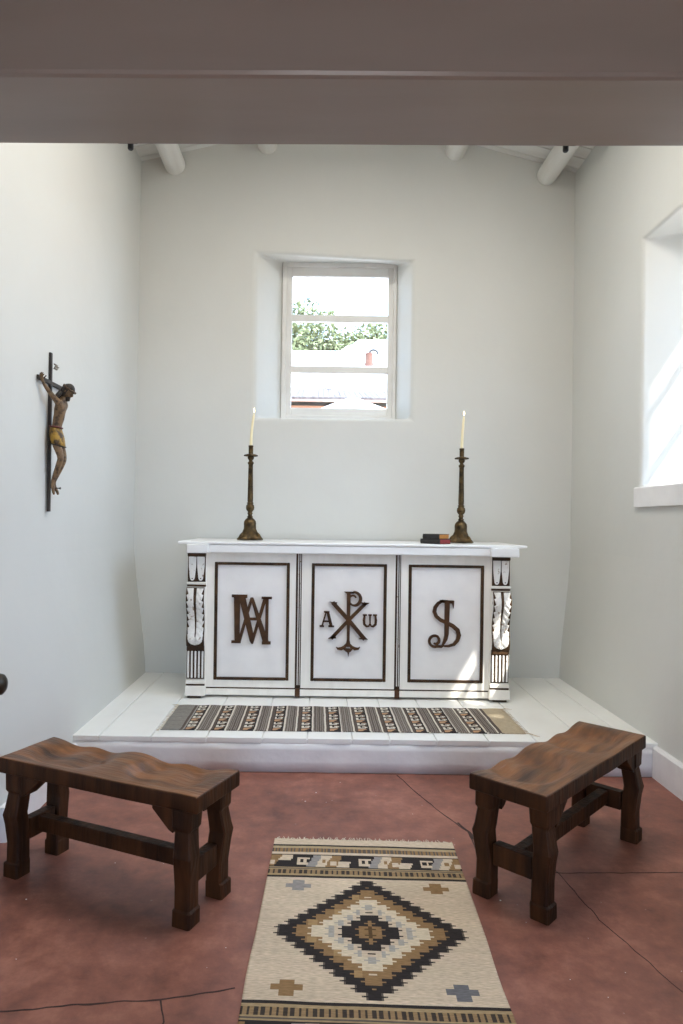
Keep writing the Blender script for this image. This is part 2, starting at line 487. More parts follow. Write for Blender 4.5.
# ------------------------------------------------------------------ windows
w4 = thing('fill_light_panel', 'frosted skylight added unseen behind the header beam to brighten the room', 'fill_panel', (.27, 3.1, 4.33), kind='structure')  # overhead fill panel added out of view, with an area lamp under it
bm = bmesh.new()
for a in ((-.55, -.5, 2.55, 3.65), (1.04, 1.09, 2.55, 3.65), (-.5, 1.04, 2.55, 2.6), (-.5, 1.04, 3.6, 3.65)): box(bm, *a, 4.30, 4.52)
build('fill_frame', bm, frame_paint, w4, world=True)
bm = bmesh.new(); box(bm, -.51, 1.05, 2.59, 3.61, 4.33, 4.34)
build('fill_pane', bm, canvas, w4, world=True)
w1 = thing('window_1', 'small three-pane white window above the altar', 'window', (.12, 5.65, 2.22), kind='structure')
bm = bmesh.new()
fx0, fx1, fz0, fz1 = -.344, .600, 2.212, 3.542
frame(bm, fx0, fx1, fz0, fz1, .038, .03, .06, .05, 5.625, 5.70)
build('window_frame', bm, frame_paint, w1, world=True, mods=BEV(.006, 2))
bm = bmesh.new()
frame(bm, fx0+.036, fx1-.028, fz0+.057, fz1-.047, .046, .042, .064, .076, 5.64, 5.685)
build('sash', bm, frame_paint, w1, world=True, mods=BEV(.005, 2))
for z in (3.075, 2.652):
    bm = bmesh.new(); box(bm, -.29, .545, 5.642, 5.683, z-.028, z+.028)
    build('sash_bar', bm, frame_paint, w1, world=True, mods=BEV(.005, 2))
for z0, z1 in ((2.30, 2.64), (2.66, 3.065), (3.09, 3.47)):
    bm = bmesh.new(); box(bm, -.30, .555, 5.660, 5.664, z0, z1)
    build('pane', bm, glass, w1, world=True)

w2 = thing('window_2', 'tall white window deep in the right wall', 'window', (2.37, 3.14, WZ0), kind='structure')
bm = bmesh.new()
y0, y1, z0, z1 = 2.235, 4.05, WZ0-.012, WZ1+.025
for a in ((y0, y0+.05, z0, z1), (y1-.05, y1, z0, z1), (y0+.05, y1-.05, z0, z0+.055), (y0+.05, y1-.05, z1-.05, z1)):
    box(bm, 2.36, 2.42, *a)
build('window_frame', bm, frame_paint, w2, world=True, mods=BEV(.006, 2))
for z in (2.01, 2.39, 2.77):
    bm = bmesh.new(); box(bm, 2.375, 2.405, y0+.045, y1-.045, z-.014, z+.014)
    build('sash_bar', bm, frame_paint, w2, world=True)
for y in (2.69, 3.14, 3.59):
    bm = bmesh.new(); box(bm, 2.377, 2.403, y-.013, y+.013, z0+.04, z1-.04)
    build('mullion', bm, frame_paint, w2, world=True)
bm = bmesh.new(); box(bm, 2.388, 2.392, y0+.04, y1-.04, z0+.04, z1-.04)
build('pane', bm, glass, w2, world=True)
bm = bmesh.new()
n = 40; rings = []
for i in range(n+1):
    y = 2.0+(4.25-2.0)*i/n; xw = XR(1.57); x = xw-.022-.003*noise.noise((y*5, 1, 1)); d = .003*noise.noise((y*6, 4, 1))
    rings.append([(xw+.02, y, 1.514+d), (x, y, 1.514+d), (x-.002, y, 1.629), (x+.006, y, 1.636+d), (xw+.1, y, 1.636)])
loft(bm, rings)
build('sill', bm, step_paint, w2, world=True)
# roof eave added out of view to block high sun
bm = bmesh.new(); loft(bm, [[(2.44, YN, 4.15), (3.0, YN, 4.03), (3.0, YN, 4.11), (2.44, YN, 4.25)], [(2.44, 5.9, 4.15), (3.0, 5.9, 4.03), (3.0, 5.9, 4.11), (2.44, 5.9, 4.25)]])
st(build('shade_eave', bm, log_paint), 'roof eave added unseen above the right window to block sun', 'sun_shade')
bm = bmesh.new(); tube(bm, [(2.93, 2.96, -.27), (2.925, 2.96, 1.5), (2.93, 2.96, 4.04)], [.12, .11, .11], 16)  # round log added out of view to block sun beside the altar
st(build('shade_post', bm, log_paint, smooth=True), 'added unseen round post outside the right window', 'sun_blocker')

# ------------------------------------------------------------------ altar
AL = thing('altar', 'long white altar with brown mouldings and three carved monogram panels', 'altar', (.19, 4.95, PZ))
AP = lambda name, bm, m, parent=AL, **k: build(name, bm, m, parent, world=True, **k)
bm = bmesh.new(); box(bm, -.895, 1.285, 4.70, 5.27, .208, 1.176)
AP('carcass', bm, altar_paint)
bm = bmesh.new(); box(bm, -.905, 1.31, 4.605, 5.30, 1.177, 1.231)
for a, b_ in ((-.897, -.752), (1.142, 1.330)):
    box(bm, a, b_, 4.566, 5.31, 1.174, 1.233)
AP('countertop', bm, top_paint, mods=BEV(.006, 3))
bm = bmesh.new(); box(bm, -.962, 1.394, 4.60, 5.335, 1.2325, 1.252)
AP('top_slab', bm, top_paint, mods=BEV(.007, 3))
bm = bmesh.new(); box(bm, -.775, 1.163, 4.648, 4.72, .207, .250)
AP('plinth', bm, altar_paint, mods=BEV(.004, 2))
bm = bmesh.new(); box(bm, -.775, 1.163, 4.655, 4.72, .2505, .259)
AP('plinth_moulding', bm, umber)
for a in ((-.89, -.80), (1.185, 1.275)):
    for yy in (4.63, 5.17):
        bm = bmesh.new(); box(bm, a[0], a[1], yy, yy+.08, PZ, .208)
        AP('foot', bm, umber)
bm = bmesh.new(); box(bm, -.79, 1.17, 4.72, 4.76, PZ, .21)
AP('base_rail', bm, umber)

U = 4.655/683
def emblem(kind, T):
    b = bmesh.new(); F = 4.648; Bk = 4.664
    RB = lambda p, w, lift=0: ribbon(b, p, w, F-lift, Bk, T)
    PG = lambda p, lift=0: poly(b, p, F-lift, Bk, T)
    if kind == 'am':
        PG([(318, 368), (352, 368), (352, 618), (325, 618)]); PG([(306, 357), (391, 357), (391, 375), (306, 372)])
        PG([(307, 610), (358, 610), (358, 624), (307, 624)])
        PG([(492, 370), (509, 370), (509, 622), (492, 622)]); PG([(470, 367), (527, 367), (527, 380), (470, 380)])
        PG([(475, 613), (523, 613), (523, 629), (475, 629)])
        PG([(343, 365), (379, 365), (434, 600), (420, 628), (408, 612)], .002)
        PG([(481, 372), (501, 372), (426, 628), (412, 622)])
        PG([(409, 372), (423, 376), (358, 618), (340, 618)], .001)
        PG([(409, 372), (424, 372), (515, 622), (481, 622)], .003)
        PG([(394, 483), (446, 483), (446, 498), (394, 498)])
    elif kind == 'xp':
        PG([(302, 316), (326, 316), (323, 600), (331, 642), (300, 642), (306, 600)], .002); PG([(286, 310), (345, 310), (345, 322), (300, 322)])
        sp = arc(345, 354, 42, 40, -95, 70, 20)+arc(345, 354, 40, 14, 75, 330, 28)
        RB(sp, [11+9*math.sin(PI*min(1, i/24)) for i in range(len(sp))])
        RB([(345, 316), (325, 316)], 12)
        RB([(218, 376), (316, 482), (414, 596)], 24, .001); PG([(198, 372), (246, 376), (238, 398), (222, 385)]); PG([(378, 595), (433, 598), (410, 574), (392, 585)])
        RB([(418, 378), (316, 482), (212, 594)], 20); PG([(388, 374), (440, 376), (414, 394), (398, 388)]); PG([(192, 596), (242, 592), (236, 570), (216, 578)])
        an = arc(314, 590, 74, 74, 158, 90, 12)
        RB([(242, 645), (252, 654), (272, 655), (292, 645), (310, 622)], [3, 12, 19, 18, 12]); RB([(386, 643), (376, 653), (356, 654), (336, 645), (318, 622)], [3, 12, 19, 18, 12])
        PG([(298, 652), (331, 652), (334, 668), (322, 676), (316, 703), (310, 676), (296, 668)], .002)
        PG([(288, 655), (340, 655), (340, 664), (288, 664)])
        PG([(166, 429), (200, 429), (200, 438), (166, 438)]); PG([(176, 432), (184, 434), (160, 522), (151, 520)]); PG([(180, 432), (198, 432), (221, 522), (202, 522)])
        PG([(162, 486), (206, 486), (206, 495), (162, 495)]); PG([(141, 514), (168, 516), (168, 525), (141, 525)]); PG([(194, 514), (228, 516), (228, 525), (194, 525)])
        PG([(401, 445), (425, 445), (425, 454), (401, 454)]); PG([(462, 445), (486, 445), (486, 454), (462, 454)]); PG([(434, 445), (455, 445), (455, 453), (434, 453)])
        RB([(412, 450), (408, 480), (410, 505), (424, 518), (438, 516), (445, 500), (445, 448)], [9, 15, 15, 13, 10, 8, 8])
        RB([(477, 450), (480, 480), (478, 505), (464, 518), (452, 516), (445, 500)], [9, 15, 15, 13, 10, 8])
    else:
        s = [(286, 366), (262, 362), (236, 362), (214, 374), (199, 395), (195, 418), (204, 440), (226, 459), (258, 473), (290, 489), (314, 510), (321, 536), (314, 562), (296, 583), (268, 592), (246, 592)]
        RB(s, [6, 8, 12, 16, 18, 19, 19, 19, 19, 21, 23, 22, 19, 15, 11, 8])
        PG([(247, 362), (273, 362), (269, 530), (262, 560), (248, 582), (232, 594), (240, 570), (247, 540)], .002)
        PG([(222, 357), (295, 360), (292, 400), (284, 375), (222, 370)])
        sp = [(246, 586), (232, 595), (210, 594)]+arc(199, 567, 29, 27, 70, 300, 20)+arc(200, 568, 25, 10, 310, 480, 14)
        RB(sp, [10]+[13]*(len(sp)-8)+[12, 12, 11, 11, 10, 9, 8])
    return b

specs = [(-.775, -.165, -.718, -.208, 'am', (417, 492), 5.508, (-.463, .724), 'brown carved interlaced AM monogram'),
         (-.125, .513, -.057, .454, 'xp', (315, 480), 6.028, (.197, .729), 'brown carved chi-rho with alpha and omega'),
         (.552, 1.163, .604, 1.116, 'si', (250, 480), 5.097, (.855, .709), 'brown carved interlaced IS monogram')]
for x0, x1, ox0, ox1, kind, cpt, cs, ctr, lab in specs:
    bm = bmesh.new(); zt, zb, mz1, mz0 = 1.175, .2595, 1.111, .310
    box(bm, x0, ox0, 4.655, 4.71, zb, zt); box(bm, ox1, x1, 4.655, 4.71, zb, zt)
    box(bm, ox0, ox1, 4.655, 4.71, mz1, zt); box(bm, ox0, ox1, 4.655, 4.71, zb, mz0)
    d = AP('door', bm, altar_paint)
    bm = bmesh.new(); frame(bm, ox0-.001, ox1+.001, mz0-.001, mz1+.001, .021, .021, .019, .019, 4.650, 4.70)
    AP('moulding', bm, umber, d, mods=BEV(.004, 2))
    bm = bmesh.new(); box(bm, ox0+.018, ox1-.018, 4.663, 4.70, mz0+.016, mz1-.016)
    AP('panel', bm, panel_paint, d)
    k = U/cs
    T = lambda u, v, c=cpt, k=k, ct=ctr: (ct[0]+(u-c[0])*k, ct[1]-(v-c[1])*k)
    AP('monogram', emblem(kind, T), letter_m, d, label=lab)
for x0, x1 in ((-.165, -.125), (.513, .552)):
    bm = bmesh.new(); box(bm, x0+.001, x1-.001, 4.662, 4.71, .2595, 1.176)
    s_ = AP('divider', bm, umber)
    bm = bmesh.new()
    w = (x1-x0)
    box(bm, x0+w*.36, x0+w*.50, 4.655, 4.70, .28, 1.175); box(bm, x0+w*.72, x0+w*.82, 4.656, 4.70, .28, 1.175)
    AP('fillet', bm, worn_white, s_)
    bm = bmesh.new(); box(bm, x0+.003, x1-.003, 4.645, 4.70, .2, .259)
    AP('divider_foot', bm, letter_m, s_)

# carved pilasters: S-shaped consoles with acanthus leaves
def pilaster(x0, x1):
    F = 4.618
    bm = bmesh.new(); box(bm, x0, x1, F, 4.72, .208, 1.175)
    p = AP('pilaster', bm, altar_paint)
    for nm, e, d, z0, z1 in (('capital_band', .002, .012, 1.152, 1.174), ('tongue_ground', .003, .004, .978, 1.152), ('dark_band', 0, .008, .946, .958),
                             ('console_block', .004, .016, .518, .545), ('flute_ground', .003, .004, .322, .518), ('base_line', 0, .004, .276, .287)):
        bm = bmesh.new(); box(bm, x0+e, x1-e, F-d, F+.02, z0, z1)
        AP(nm, bm, umber, p)
    bm = bmesh.new(); box(bm, x0-.003, x1+.003, F-.014, F+.02, .961, .975)
    AP('white_band', bm, altar_paint, p, mods=BEV(.003, 2))
    bm = bmesh.new(); box(bm, x0-.002, x1+.002, F-.007, F+.02, .289, .312)
    AP('base_cap', bm, altar_paint, p, mods=BEV(.003, 2))
    w = x1-x0
    bm = bmesh.new(); box(bm, x0-.005, x1+.005, F-.012, F+.03, .208, .275)
    AP('base_block', bm, altar_paint, p, mods=BEV(.003, 2))
    w = x1-x0
    bm = bmesh.new()
    for c in (x0+w*.275, x0+w*.725):
        hw = w*.205
        hb = hw*.66; pts = [(c-hw, 1.148), (c-hw*.95, 1.08), (c-hb, 1.012)]+[(c-hb*math.cos(a), 1.012-.027*math.sin(a)) for a in [PI*i/8 for i in range(1, 8)]]+[(c+hb, 1.012), (c+hw*.95, 1.08), (c+hw, 1.148)]
        prism(bm, pts, F-.011, F)
        box(bm, c-.004, c+.004, F-.013, F-.009, .997, 1.004, mi=1)
    AP('tongue', bm, [worn_white, umber], p, mods=BEV(.003, 2))
    bm = bmesh.new()
    for q in range(5):
        c = x0+w*(.12+.19*q)
        box(bm, c-.0060, c+.0060, F-.011, F, .330, .510)
    AP('fluting', bm, worn_white, p, mods=BEV(.003, 2))
    # console
    def prof(t):                       # t 0 top .. 1 bottom -> (y, z)
        z = .943-.396*t
        y = F-.012-.048*math.exp(-((t-.20)/.24)**2)-.020*math.exp(-((t-.88)/.13)**2)
        return y, z
    bm = bmesh.new(); N_ = 30
    pts = [prof(i/N_) for i in range(N_+1)]
    prism(bm, [(F+.01, .943)]+pts+[(F+.01, .547)], x0+.004, x1-.004, 'x')
    c_ = AP('console', bm, worn_white, p)
    bm = bmesh.new()
    prism(bm, [(a+.004, b_) for a, b_ in pts]+[(a-.002, b_) for a, b_ in pts[::-1]], x0+.003, x1-.003, 'x')
    AP('console_face', bm, umber, p)
    bm = bmesh.new(); xc = (x0+x1)/2; M_ = 60; S_ = 7
    for sg in (-1, 1):
        gr = []
        for i in range(M_+1):
            t = .012+.972*i/M_
            y, z = prof(t)
            gap = .0085*(1-t)+.0022 if t < .85 else .0008
            full = w*.5-.006
            if t > .86: full *= math.sqrt(max(0.0, 1-((t-.86)/.125)**2))*.9+.02
            elif t > .6: full *= 1-.10*(t-.6)/.26
            saw = (i % 7)/7
            tooth = 1-.27*saw*(1 if t < .72 else .25)
            outer = max(gap+.001, full*tooth)
            row = []
            for j in range(S_+1):
                f = j/S_; x = gap+(outer-gap)*f
                h = .0085*math.sin(PI*min(1, .12+.88*f))**.7*(.62+.38*math.sin(2*PI*(i/7-f*1.2)))
                row.append((xc+sg*x, y-.002-h, z))
            gr.append(row)
        V = [[bm.verts.new(q) for q in r] for r in gr]
        B_ = [[bm.verts.new((r[0][0], r[0][1]+.012, r[0][2])), bm.verts.new((r[-1][0], r[-1][1]+.012, r[-1][2]))] for r in gr]
        for i in range(M_):
            for j in range(S_):
                bm.faces.new((V[i][j], V[i][j+1], V[i+1][j+1], V[i+1][j]))
            bm.faces.new((V[i][0], V[i+1][0], B_[i+1][0], B_[i][0])); bm.faces.new((V[i][-1], V[i+1][-1], B_[i+1][1], B_[i][1]))
    AP('acanthus_leaf', bm, worn_white, p, smooth=True)
pilaster(-.898, -.772)
pilaster(1.158, 1.284)

# ------------------------------------------------------------------ candlesticks, candles, books
TOPZ = 1.252
def candlestick(x, y, label, rz):
    t = thing('candlestick', label, 'candlestick', (x, y, TOPZ), rz, 'pair of candlesticks on the altar')
    K = 1.04
    Z = lambda pr, k=1: [(r*k, z*K) for r, z in pr]
    bm = bmesh.new()
    tri = lambda th, z: 1+(.24*max(0, 1-z/.088)+.07*max(0, 1-z/.16))*math.cos(3*th)
    lathe(bm, Z([(.050, .012), (.080, .004), (.082, .012), (.074, .022), (.062, .034), (.055, .05), (.050, .068), (.045, .080), (.044, .10), (.045, .12), (.042, .135), (.032, .148), (.020, .158)]), n=48, mod=tri)
    b = build('base', bm, bronze, t, smooth=True)
    for k in range(3):
        a = 2*PI*k/3; fb = bmesh.new(); c, s = math.cos(a), math.sin(a)
        tube(fb, [(.05*c, .05*s, .06), (.070*c, .070*s, .04), (.084*c, .084*s, .02), (.097*c, .097*s, .007)], [.008, .012, .012, .007], 10)
        build('claw_foot', fb, bronze, b, smooth=True)
    bm = bmesh.new()
    fl = lambda th, z: 1+(.07*math.cos(10*th) if .28 < z < .55 else 0)
    prof = [(.014, .155), (.018, .166), (.012, .172), (.013, .184), (.017, .190), (.011, .198), (.018, .206), (.024, .218), (.025, .232), (.023, .246), (.016, .254), (.020, .259), (.020, .264), (.0145, .268), (.0160, .274), (.0160, .30), (.0128, .525), (.0145, .532), (.018, .538), (.018, .546), (.012, .552), (.010, .560), (.016, .568), (.020, .578), (.017, .588), (.011, .594)]
    lathe(bm, Z(prof, 1.22), n=40, mod=fl)
    build('stem', bm, bronze, t, smooth=True)
    bm = bmesh.new()
    scal = lambda th, z: 1+(.07*math.cos(8*th) if z < .63 else 0)
    lathe(bm, Z([(.012, .588), (.030, .592), (.046, .589), (.049, .594), (.044, .600), (.024, .604), (.0175, .606), (.0165, .612), (.0165, .655), (.0185, .657), (.0185, .664), (.014, .665), (.0115, .655)]), n=40, mod=scal)
    build('drip_pan', bm, bronze, t, smooth=True)
    return t
def candle(x, y, h, label, lean):
    z0 = TOPZ+.656*1.04
    t = thing('candle', label, 'candle', (x, y, z0), 0, 'pair of lit tapers')
    bm = bmesh.new(); pts = []; rr = []
    for i in range(13):
        f = i/12; pts.append((lean*f*f, 0, h*f)); rr.append(.0112-.0026*f)
    rr[-1] = .0055
    tube(bm, pts, rr, 16); build('taper', bm, wax, t, smooth=True)
    bm = bmesh.new(); tube(bm, [(lean, 0, h), (lean+.0006, 0, h+.006), (lean+.002, 0, h+.010)], .0009, 6); build('wick', bm, wick_m, t)
    bm = bmesh.new(); lathe(bm, [(.0008, .0), (.0035, .006), (.005, .013), (.0042, .022), (.002, .030), (.0004, .036)], (lean, 0, h+.006), 14)
    build('flame', bm, flame_m, t, smooth=True)
candlestick(-.518, 4.98, 'bronze candlestick on the altar below the left side of the window', PI/2+.15)
candle(-.518, 4.98, .242, 'lit cream taper in the candlestick with no books beside it', .02)
candlestick(1.020, 4.98, 'bronze candlestick standing beside the two stacked books', PI/2-.3)
candle(1.020, 4.98, .241, 'lit cream taper in the candlestick beside the books', .012)

def book(label, loc, rz, L, W, H, edge):
    t = thing('book', label, 'book', loc, rz, 'two prayer books on the altar')
    bm = bmesh.new(); c = .003
    box(bm, -L/2, L/2, -W/2, W/2, 0, c); box(bm, -L/2, L/2, -W/2, W/2, H-c, H)
    n = 8; pr = [(-W/2-.004*math.sin(PI*i/n), H*i/n) for i in range(n+1)]
    prism(bm, pr+[(-W/2+.004, H), (-W/2+.004, 0)], -L/2, L/2, 'x')
    build('cover', bm, black_cover, t)
    bm = bmesh.new(); box(bm, -L/2+.004, L/2-.0005, -W/2+.003, W/2-.005, c, H-c)
    build('pages', bm, edge, t)
book('black book with red page edges, lower of the two on the altar', (.803, 4.775, TOPZ), math.radians(-48), .17, .120, .035, red_edge)
book('black book with gilt page edges, lying on the other book', (.806, 4.775, TOPZ+.035), math.radians(-49), .145, .110, .034, gilt_edge)

# ------------------------------------------------------------------ crucifix
CY = 3.645; CX = XL(1.85)
cr = thing('crucifix', 'carved wooden crucifix with golden loincloth hanging on the left wall', 'crucifix', (CX, CY, 1.43))
C = lambda name, bm, m, parent=cr, **k: build(name, bm, m, parent, world=True, **k)
wx = lambda z: -1.461
bm = bmesh.new()
loft(bm, [[(wx(z)-.001, CY-.011, z), (wx(z)-.001, CY+.011, z), (wx(z)+.014, CY+.011, z), (wx(z)+.014, CY-.011, z)] for z in (1.43, 1.6, 1.9, 2.1, 2.278)])
C('upright', bm, cross_wood, mods=BEV(.003, 2))
bm = bmesh.new(); box(bm, wx(2.12)+.0, wx(2.12)+.013, CY-.165, CY+.22, 2.105, 2.128)
C('crossbar', bm, cross_wood, mods=BEV(.003, 2))
bm = bmesh.new()
pts = []
for i in range(13):
    a = -1.2+2.4*i/12
    pts.append((wx(2.2)+.028+.010*math.cos(a*1.3)+.004*math.sin(i*1.3), 2.195+.028*i/12-.006))
prism(bm, pts+[(x+.004, z) for x, z in pts[::-1]], CY-.022, CY+.022)
C('title_scroll', bm, scroll_m)

def skin(chains, sub=2):
    """chains of (point, radius); the first point of a chain may be the index of an earlier vertex"""
    me = bpy.data.meshes.new('sk'); V = []; E = []; R = []
    for ch in chains:
        prev = None
        for q in ch:
            if isinstance(q, int): prev = q; continue
            V.append(q[0]); R.append(q[1]); i = len(V)-1
            if prev is not None: E.append((prev, i))
            prev = i
    me.from_pydata(V, E, [])
    o = bpy.data.objects.new('sk', me); link(o)
    o.modifiers.new('s', 'SKIN')
    for i, r in enumerate(R):
        rr = r if isinstance(r, tuple) else (r, r)
        me.skin_vertices[0].data[i].radius = rr
        me.skin_vertices[0].data[i].use_root = (i == 0)
    md = o.modifiers.new('u', 'SUBSURF'); md.levels = sub; md.render_levels = sub
    dg = bpy.context.evaluated_depsgraph_get(); dg.update()
    m2 = bpy.data.meshes.new_from_object(o.evaluated_get(dg))
    b = bmesh.new(); b.from_mesh(m2)
    bpy.data.objects.remove(o); bpy.data.meshes.remove(me); bpy.data.meshes.remove(m2)
    return b
P = lambda x, dy, z: (x-.043, CY+dy, z+.012)
ch = [[(P(-1.372, 0, 1.815), .030), (P(-1.376, 0, 1.868), .026), (P(-1.362, 0, 1.925), .031), (P(-1.352, 0, 1.975), .034), (P(-1.343, 0, 2.012), .019), (P(-1.330, 0, 2.035), .020)]]
for s in (-1, 1):
    ch.append([3, (P(-1.350, s*.052, 1.995), .018), (P(-1.372, s*.088, 2.030), .0125), (P(-1.382, s*.112, 2.052), .0115), (P(-1.394, s*.136, 2.080), .008), (P(-1.394, s*.150, 2.094), .0095), (P(-1.390, s*.163, 2.104), .007)])
    fx = 1 if s > 0 else 1.12
    ch.append([0, (P(-1.368, s*.024, 1.785), .026), (P(-1.350, s*.022, 1.735), .021), (P(-1.341, s*.020, 1.700), .0175), (P(-1.356, s*.017, 1.66), .0165), (P(-1.372, s*.014, 1.62), .0135), (P(-1.388, s*.011, 1.578), .0095), (P(-1.388, s*.011, 1.556), .0105), (P(-1.376+.006*s, s*.012, 1.522), .008), (P(-1.372+.006*s, s*.012, 1.508), .006)])
b = skin(ch)
# fingers and thumbs, curled a little
for s in (-1, 1):
    for k in range(4):
        o_ = (k-1.5)*.0048; ln = (.020, .025, .024, .018)[k]
        p0 = Vector(P(-1.392+o_*.8, s*.163, 2.105+o_*s*.2)); d = Vector((.22+o_*25, s*.55, .78)).normalized()
        tube(b, [p0-d*.006, p0+d*ln*.5, p0+d*ln*.85+Vector((.003, 0, 0)), p0+d*ln+Vector((.006, 0, -.001))], [.0034, .0032, .0028, .0018], 8)
    p0 = Vector(P(-1.385, s*.153, 2.099)); d = Vector((.75, s*.1, .62)).normalized()
    tube(b, [p0-d*.004, p0+d*.010, p0+d*.018+Vector((0, 0, .003))], [.0042, .0036, .0022], 8)
# head: skull, brow, nose, chin; looks down and forward
H = Matrix.Translation(P(-1.318, 0, 2.060)) @ Matrix.Rotation(math.radians(38), 4, 'Y')
def head_point(th, ph):
    x = math.cos(ph)*math.cos(th); y = math.cos(ph)*math.sin(th); z = math.sin(ph)
    rx, ry, rz = .031, .025, .041
    px, py, pz = x*rx, y*ry, z*rz
    if x > 0:
        f = max(0, x)**3
        px += f*.003*math.exp(-((z-.28)/.16)**2)                          # brow
        px += .010*math.exp(-(y/.16)**2)*math.exp(-((z+.12)/.2)**2)*f       # nose
        px += f*.0025*math.exp(-((z+.45)/.12)**2)*math.exp(-(y/.4)**2)     # lips
        px += f*.005*math.exp(-((z+.72)/.2)**2)                           # chin
        for sy in (-1, 1): px -= .0035*f*math.exp(-((y-sy*.36)/.16)**2)*math.exp(-((z-.06)/.12)**2)   # eye sockets
    if z < 0: py *= 1-.28*(-z)
    return H @ Vector((px, py, pz))
rings = []
for i in range(1, 22):
    ph = -PI/2+PI*i/22
    rings.append([head_point(2*PI*j/28, ph) for j in range(28)])
loft(b, rings)
for s in (-1, 1):
    q = H @ Vector((-.002, s*.025, -.002)); m_ = bmesh.ops.create_uvsphere(b, u_segments=8, v_segments=6, radius=.007, matrix=Matrix.Translation(q) @ Matrix.Rotation(math.radians(38), 4, 'Y') @ Matrix.Diagonal((.7, .4, 1.2, 1)))
body = C('figure', b, flesh, smooth=True, label='painted figure with bent knees and raised arms')
bm = bmesh.new()
rings = []
for i in range(0, 17):
    ph = -1.25+(PI/2+1.25)*i/17
    ring = []
    for j in range(28):
        th = 2*PI*j/28
        face = max(0, math.cos(th))
        p = H.inverted() @ head_point(th, ph)
        k = 1.13+.05*math.sin(th*9+ph*4)
        if face > .25 and ph < .45: k = .80                                # stays behind the face
        ring.append(H @ Vector((p.x*k-.002, p.y*k, p.z*(1.08 if p.z > 0 else 1.1))))
    rings.append(ring)
loft(bm, rings)
tube(bm, [H @ Vector((-.02, .014, -.02)), H @ Vector((-.022, .02, -.05)), H @ Vector((-.012, .03, -.075))], [.014, .011, .004], 10)
tube(bm, [H @ Vector((-.02, -.014, -.02)), H @ Vector((-.022, -.02, -.05)), H @ Vector((-.012, -.03, -.075))], [.014, .011, .004], 10)
C('hair', bm, hair_m, body, smooth=True)
bm = bmesh.new()
tube(bm, [H @ Vector((.020, 0, -.020)), H @ Vector((.026, 0, -.034)), H @ Vector((.018, 0, -.052))], [.012, .014, .004], 10)
C('beard', bm, hair_m, body, smooth=True)
bm = bmesh.new()
pts = [H @ Vector((.036*math.cos(2*PI*i/24), .031*math.sin(2*PI*i/24), .016+.003*math.sin(i*2.1))) for i in range(25)]
tube(bm, pts, .0045, 8)
C('crown', bm, crown_m, body, smooth=True)
bm = bmesh.new(); rings = []
for i, (z, cx, rx, ry) in enumerate(((1.868, -1.377, .028, .036), (1.85, -1.376, .031, .041), (1.82, -1.372, .035, .049), (1.79, -1.367, .0345, .051), (1.772, -1.363, .033, .049), (1.770, -1.363, .028, .044))):
    rings.append([P(cx+rx*math.cos(a)*(1+.05*math.cos(a*9+z*60)), ry*math.sin(a)*(1+.04*math.cos(a*9+z*60)), z-.008*math.cos(a)) for a in [2*PI*j/36 for j in range(36)]])
loft(bm, rings)
lc = C('loincloth', bm, gold_cloth, body, smooth=True)
bm = bmesh.new()
tube(bm, [P(-1.377+.030*math.cos(2*PI*j/24), .038*math.sin(2*PI*j/24), 1.868-.004*math.cos(2*PI*j/24)) for j in range(25)], .0045, 8)
C('waist_sash', bm, sash_m, body, smooth=True)
bm = bmesh.new()
tube(bm, [P(-1.363+.034*math.cos(2*PI*j/24), .050*math.sin(2*PI*j/24), 1.771-.008*math.cos(2*PI*j/24)) for j in range(25)], .0035, 8)
C('hem', bm, cross_wood, body, smooth=True)
bm = bmesh.new(); tube(bm, [P(-1.40, 0, 1.545), P(-1.352, 0, 1.543)], .0028, 8); tube(bm, [P(-1.353, 0, 1.543), P(-1.349, 0, 1.543)], .0065, 10)
C('nail', bm, black_metal, body)

